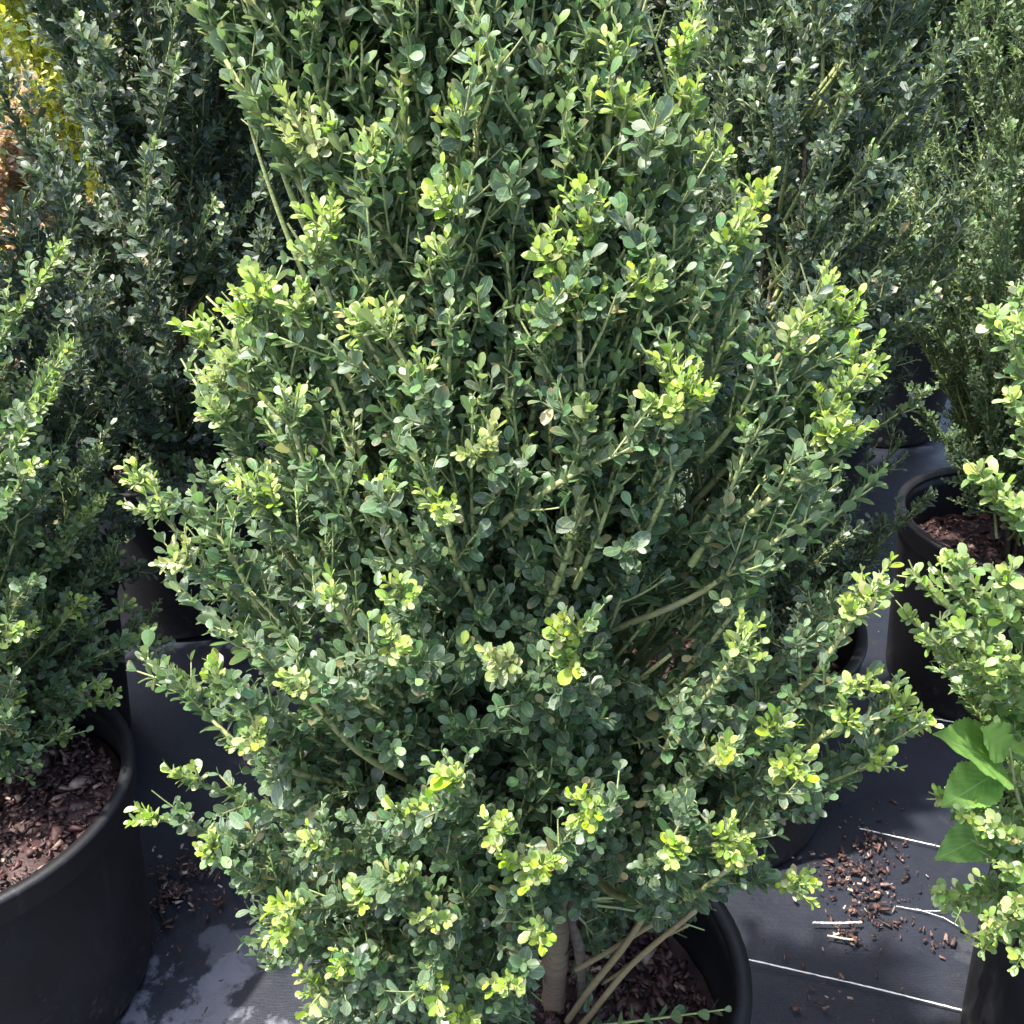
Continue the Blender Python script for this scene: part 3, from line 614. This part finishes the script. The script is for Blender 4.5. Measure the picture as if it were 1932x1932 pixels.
bush(21, 'B', 'boxwood at the left edge rising from the large lower left pot', (-.77, 1.12), .36, 1.12, [(.3, .26), (.45, .31), (.8, .28), (1.12, .14)], 120, .0145, M_LEAF, tpl=TPL_HI, tip_age=.7, young=.22, base_z=.285, sub=2,
     targets=[(110, 480, 1.0), (75, 530, 1.0), (125, 665, 1.0), (100, 745, 1.0), (75, 775, .98), (190, 950, 1.1), (160, 975, 1.1), (30, 1190, .98), (60, 1185, 1.0), (238, 1145, 1.15), (190, 1295, 1.05), (205, 1320, 1.06), (268, 1200, 1.12), (60, 880, .95), (20, 1330, 1.0), (120, 1390, 1.02)])
bush(22, 'C', 'boxwood behind the lower left pot, partly cut by the left edge', (-.87, 1.46), .36, 1.30, [(.35, .30), (.7, .33), (1.0, .28), (1.3, .14)], 140, .0185, M_LEAF_SHADED, tip_age=.6, sub=2, sides=12, sidelen=.09,
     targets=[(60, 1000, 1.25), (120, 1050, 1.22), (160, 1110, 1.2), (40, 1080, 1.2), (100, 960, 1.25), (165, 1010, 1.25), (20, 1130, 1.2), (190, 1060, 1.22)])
bush(23, 'D', 'tall dark boxwood filling the upper left behind the central boxwood', (-.72, 1.97), .34, 1.75, [(.3, .33), (.7, .40), (1.1, .37), (1.4, .28), (1.75, .2)], 190, .0235, M_LEAF_SHADED, lean=(.24, 0), tip_age=.6, sidelen=.10, young=.08, sub=2, sides=13,
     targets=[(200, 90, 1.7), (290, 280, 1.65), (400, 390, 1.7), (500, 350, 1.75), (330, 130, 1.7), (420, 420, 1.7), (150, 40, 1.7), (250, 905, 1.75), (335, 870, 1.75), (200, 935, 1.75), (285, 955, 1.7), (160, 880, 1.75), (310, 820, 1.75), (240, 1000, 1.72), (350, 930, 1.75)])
bush(24, 'E', 'dark boxwood just behind the central one on its right', (.34, 1.35), .40, 1.40, [(.38, .22), (.7, .25), (1.1, .22), (1.4, .14)], 120, .0155, M_LEAF_SHADED, lean=(.05, .05), tip_age=.55, young=.08, sub=2, sides=12, sidelen=.09,
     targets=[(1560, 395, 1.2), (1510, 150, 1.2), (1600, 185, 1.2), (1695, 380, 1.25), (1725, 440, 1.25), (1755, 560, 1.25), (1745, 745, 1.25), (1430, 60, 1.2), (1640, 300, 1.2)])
bush(25, 'F', 'tall fine-leaved green boxwood at the upper right edge above bare stems', (.95, 1.67), .54, 1.6, [(.5, .24), (.8, .37), (1.2, .40), (1.6, .30)], 240, .0115, M_LEAF_MID, tip_age=.4, up=1.3, sub=2, sides=11)
GP = [(1860, 570), (1845, 640), (1875, 700), (1890, 850), (1835, 880), (1825, 920), (1855, 1000), (1880, 1040), (1780, 1040), (1700, 1080), (1720, 1115), (1800, 1150), (1695, 1145), (1710, 1210), (1790, 1310), (1870, 1380), (1890, 1480), (1760, 1485), (1765, 1530), (1870, 1590), (1840, 1640), (1750, 1675), (1770, 1715), (1825, 1770), (1840, 1840), (2400, 1870), (2400, 300), (1900, 400)]
G_ = bush(26, 'G', 'fresh light green boxwood at the lower right edge', (.70, .84), .32, 1.12, [(.28, .27), (.42, .32), (.75, .33), (1.0, .31), (1.15, .25)], 150, .0150, M_LEAF_FRESH, tpl=TPL_HI, age=.2, tip_age=.85, young=.5, sidelen=.10, up=.7, sub=2, poly=GP,
     targets=[(1848, 895, .74), (1872, 935, .74), (1792, 1055, .72), (1722, 1085, .72), (1715, 1165, .70), (1812, 1185, .70), (1895, 1090, .70), (1870, 600, .78), (1905, 650, .76), (1905, 760, .75), (1780, 1505, .72), (1822, 1535, .70), (1778, 1690, .70), (1858, 1780, .68), (1905, 1640, .66), (1915, 1705, .64), (1925, 620, .76), (1925, 1800, .64), (1880, 1560, .68), (1900, 1240, .68), (1850, 1260, .7), (1925, 960, .72), (1870, 1740, .67), (1840, 1590, .70)])
bush(27, 'H', 'dark boxwood in the back row directly behind the central crown', (-.12, 2.15), .42, 1.65, [(.4, .30), (.9, .42), (1.6, .34)], 150, .024, M_LEAF_SHADED, sidelen=.11, sub=2, sides=12)
bush(28, 'I', 'dark boxwood in the back row between the central crown and the fine-leaved one', (.62, 2.2), .42, 1.7, [(.4, .28), (.9, .40), (1.7, .36)], 180, .0225, M_LEAF_SHADED, sidelen=.11, sub=2, sides=12)
bush(29, 'J', 'golden-leaved shrub in full sun in the upper left corner', (-1.36, 3.0), .2, 1.95, [(.1, .4), (.8, .5), (1.6, .5), (1.95, .4)], 170, .030, M_LEAF_GOLD, base_z=.05, kname='golden_shrub', group='', sidelen=.16, young=.0)
bush(31, 'L', 'low shrub with dry rusty brown leaves below the golden shrub at the left', (-1.17, 2.42), .5, 1.03, [(.4, .2), (.8, .22), (1.05, .12)], 60, .022, M_LEAF_DRY, kname='dry_shrub', group='', sidelen=.10, young=.0, base_z=.02)
# far rows: copies that share their meshes
def copy_tree(o, parent=None):
    c = o.copy(); COL.objects.link(c); c.parent = parent
    for ch in list(o.children): copy_tree(ch, c)
    return c
K = bush(30, 'K', 'boxwood far back on the left behind the tall dark one', (0, 0), .45, 1.6, [(.4, .28), (.9, .48), (1.6, .40)], 170, .024, M_LEAF_SHADED, sidelen=.13, sides=12, sub=2, stems=5)
far = [(-.70, 3.1, .3, None), (-.05, 3.1, 1.4, 'boxwood far back, second from the left behind the tall dark one'), (.55, 3.15, 2.6, 'boxwood far back behind the middle of the central crown'),
       (1.1, 2.9, 3.9, 'boxwood far back on the right behind the fine-leaved one'), (1.75, 2.35, 5.1, 'boxwood far back at the right edge'), (.75, 3.6, .8, 'boxwood in the last row on the right'), (-.9, 3.7, 4.4, 'boxwood in the last row on the left')]
for i, (x, y, rz, lab) in enumerate(far):
    o = K.root if i == 0 else copy_tree(K.root)
    o.location = (x, y, SOIL); o.rotation_euler = (0, 0, rz)
    if lab: o['label'] = lab
    p = make_pot(x, y, .205, .175, .36, lab.replace('boxwood', 'black pot of the boxwood') if lab else 'black pot of the boxwood far back on the left', 20+i)
for nme, (x, y) in (('directly behind the central crown', (-.12, 2.15)), ('between the central crown and the fine-leaved one', (.62, 2.2))):
    make_pot(x, y, .205, .175, .36, 'black pot of the dark back row boxwood '+nme, 30)

# ---------------------------------------------------------------- broad-leaved weed in the right pot
def broad_leaf(root, base, tip, width, age, lobes, droop, seed, nup=(0, -.35, 1)):
    base, tip = np.array(base, float), np.array(tip, float); L = np.linalg.norm(tip-base); d = (tip-base)/L
    nn = np.array(nup, float); x = nrm(np.cross(d, nn)); z = np.cross(x, d)
    ts = np.linspace(0, 1, 33); us = np.linspace(-1, 1, 13)
    w = np.interp(ts, *zip(*lobes))*width*(1+.035*((np.arange(33) % 2)*2-1))
    w[0] = w[-1] = .0004
    V = []; U = []
    for t, ww in zip(ts, w):
        for u in us:
            V.append(base+d*(t*L)+x*(u*ww)+z*(abs(u)*ww*.22-droop*L*t*t+0.0012*math.sin(t*26+abs(u)*3)*abs(u))); U.append((u, t, 0))
    b = Buf(); n = len(us); i = np.arange(32)[:, None]*n+np.arange(n-1)[None]
    b.add(np.array(V), [np.stack([i, i+1, i+n+1, i+n], -1).reshape(-1, 4)], age=age, leafuv=np.array(U, np.float32))
    return b.build('leaf', M_WEED, root, root.location)
wd = tag(empty('broad_leaved_seedling', (.60, .80, SOIL)), 'seedling with large bright green pointed leaves poking out of the lower right boxwood', 'seedling')
wtop = at(1905, 1410, .74)
limb(wd, 'stem', M_TWIG, [(.60, .80, .25), (.585, .78, .40), at(1925, 1520, .75), wtop], [.0028, .0026, .002, .0014], 6, 14, 2, np.array(wd.location))
LOB = [(0, .05), (.12, .45), (.3, .85), (.45, 1.0), (.65, .8), (.85, .38), (1, 0)]
LOB3 = [(0, .1), (.1, .7), (.25, 1.0), (.42, .92), (.6, .68), (.8, .3), (1, 0)]
broad_leaf(wd, at(1892, 1445, .74), at(1764, 1382, .70), .036, .25, LOB3, .02, 1)
broad_leaf(wd, at(1890, 1452, .74), at(1778, 1520, .70), .024, .35, LOB, .04, 2)
broad_leaf(wd, at(1895, 1560, .74), at(1764, 1620, .71), .022, .15, LOB, .04, 3)
broad_leaf(wd, at(1905, 1420, .74), at(1850, 1372, .72), .020, .9, LOB, .0, 4, (.3, -.8, .5))
broad_leaf(wd, at(1905, 1415, .74), at(1960, 1380, .76), .028, .8, LOB, .03, 5)

# ---------------------------------------------------------------- marker lines, litter and straws on the ground
def ground_line(name, pts, wdt, label, cat, group, m=M_THREAD, z=.004, seed=0):
    rg = np.random.default_rng(seed); P = [gnd(*p) for p in pts]; P = np.array(P); P[:, 2] = z
    n = 60; s = np.linspace(0, len(P)-1, n); i = np.minimum(s.astype(int), len(P)-2); f = (s-i)[:, None]
    path = P[i]*(1-f)+P[i+1]*f; path[:, :2] += rg.normal(0, .00018, (n, 2)); path[:, 2] += rg.normal(0, .0001, n)
    b = Buf(); tube(b, path, wdt*rg.uniform(.75, 1.2, n), 6); return tag(b.build(name, m), label, cat, group)
GL = 'white marker lines woven in the ground fabric'
ground_line('marker_line', [(1395, 1810), (1650, 1868), (1905, 1932), (2200, 2010)], .0011, 'longest white line across the dark fabric at the lower right', 'line', GL, seed=1)
ground_line('marker_line', [(1620, 1566), (1770, 1600), (2000, 1652)], .0011, 'white line on the fabric running from the litter patch towards the broad green leaves', 'line', GL, seed=2)
ground_line('marker_line', [(1755, 1358), (1895, 1382), (2100, 1418)], .0010, 'white line on the fabric just above the large pointed leaf', 'line', GL, seed=3)
ground_line('loose_thread', [(1690, 1713), (1740, 1722), (1785, 1722)], .0006, 'upper loose white thread lying on the fabric beside the lower right shrub', 'thread', 'loose threads', seed=4)
ground_line('loose_thread', [(1728, 1718), (1780, 1735), (1820, 1758)], .0006, 'lower loose white thread curving down to the lower right shrub', 'thread', 'loose threads', seed=5)
ground_line('straw', [(1532, 1746), (1580, 1747), (1625, 1745)], .0017, 'pale straight straw lying left of the bark litter', 'straw', 'straws on the fabric', M_STRAW, .006, 6)
ground_line('straw', [(1560, 1770), (1590, 1776), (1608, 1778)], .0015, 'short pale straw below the longer one', 'straw', 'straws on the fabric', M_STRAW, .006, 7)
def litter(name, spots, label, seed, size=.0036):
    rg = np.random.default_rng(seed); b = Buf(); L = []
    for (px, py, sp, n) in spots:
        c = gnd(px, py); n = int(n*1.2); p = np.repeat(c[None], n, 0); p[:, :2] += rg.normal(0, sp*.75, (n, 2))*rg.choice([.5, 1, 1.6], (n, 1)); p[:, 2] = rg.uniform(0, .006, n); L.append(p)
    chips(b, np.concatenate(L), rg, size, .14); return tag(b.build(name, M_LITTER, smooth=False), label, 'litter', None, 'stuff')
litter('leaf_litter', [(1640, 1590, .035, 80), (1610, 1640, .04, 60), (1660, 1640, .03, 30), (1645, 1715, .025, 50), (1600, 1765, .03, 45), (1670, 1690, .03, 30), (1765, 1780, .02, 14), (1580, 1660, .04, 50), (1560, 1890, .05, 22), (1700, 1700, .12, 30), (1800, 1300, .3, 30)], 'brown bark and dry leaf litter scattered on the fabric right of the central pot', 3)
litter('leaf_litter', [(330, 1680, .03, 110), (350, 1640, .03, 60), (300, 1720, .03, 40), (420, 1700, .05, 40), (380, 1860, .08, 12)], 'dark litter heaped on the fabric beside the large lower left pot', 4, .0038)
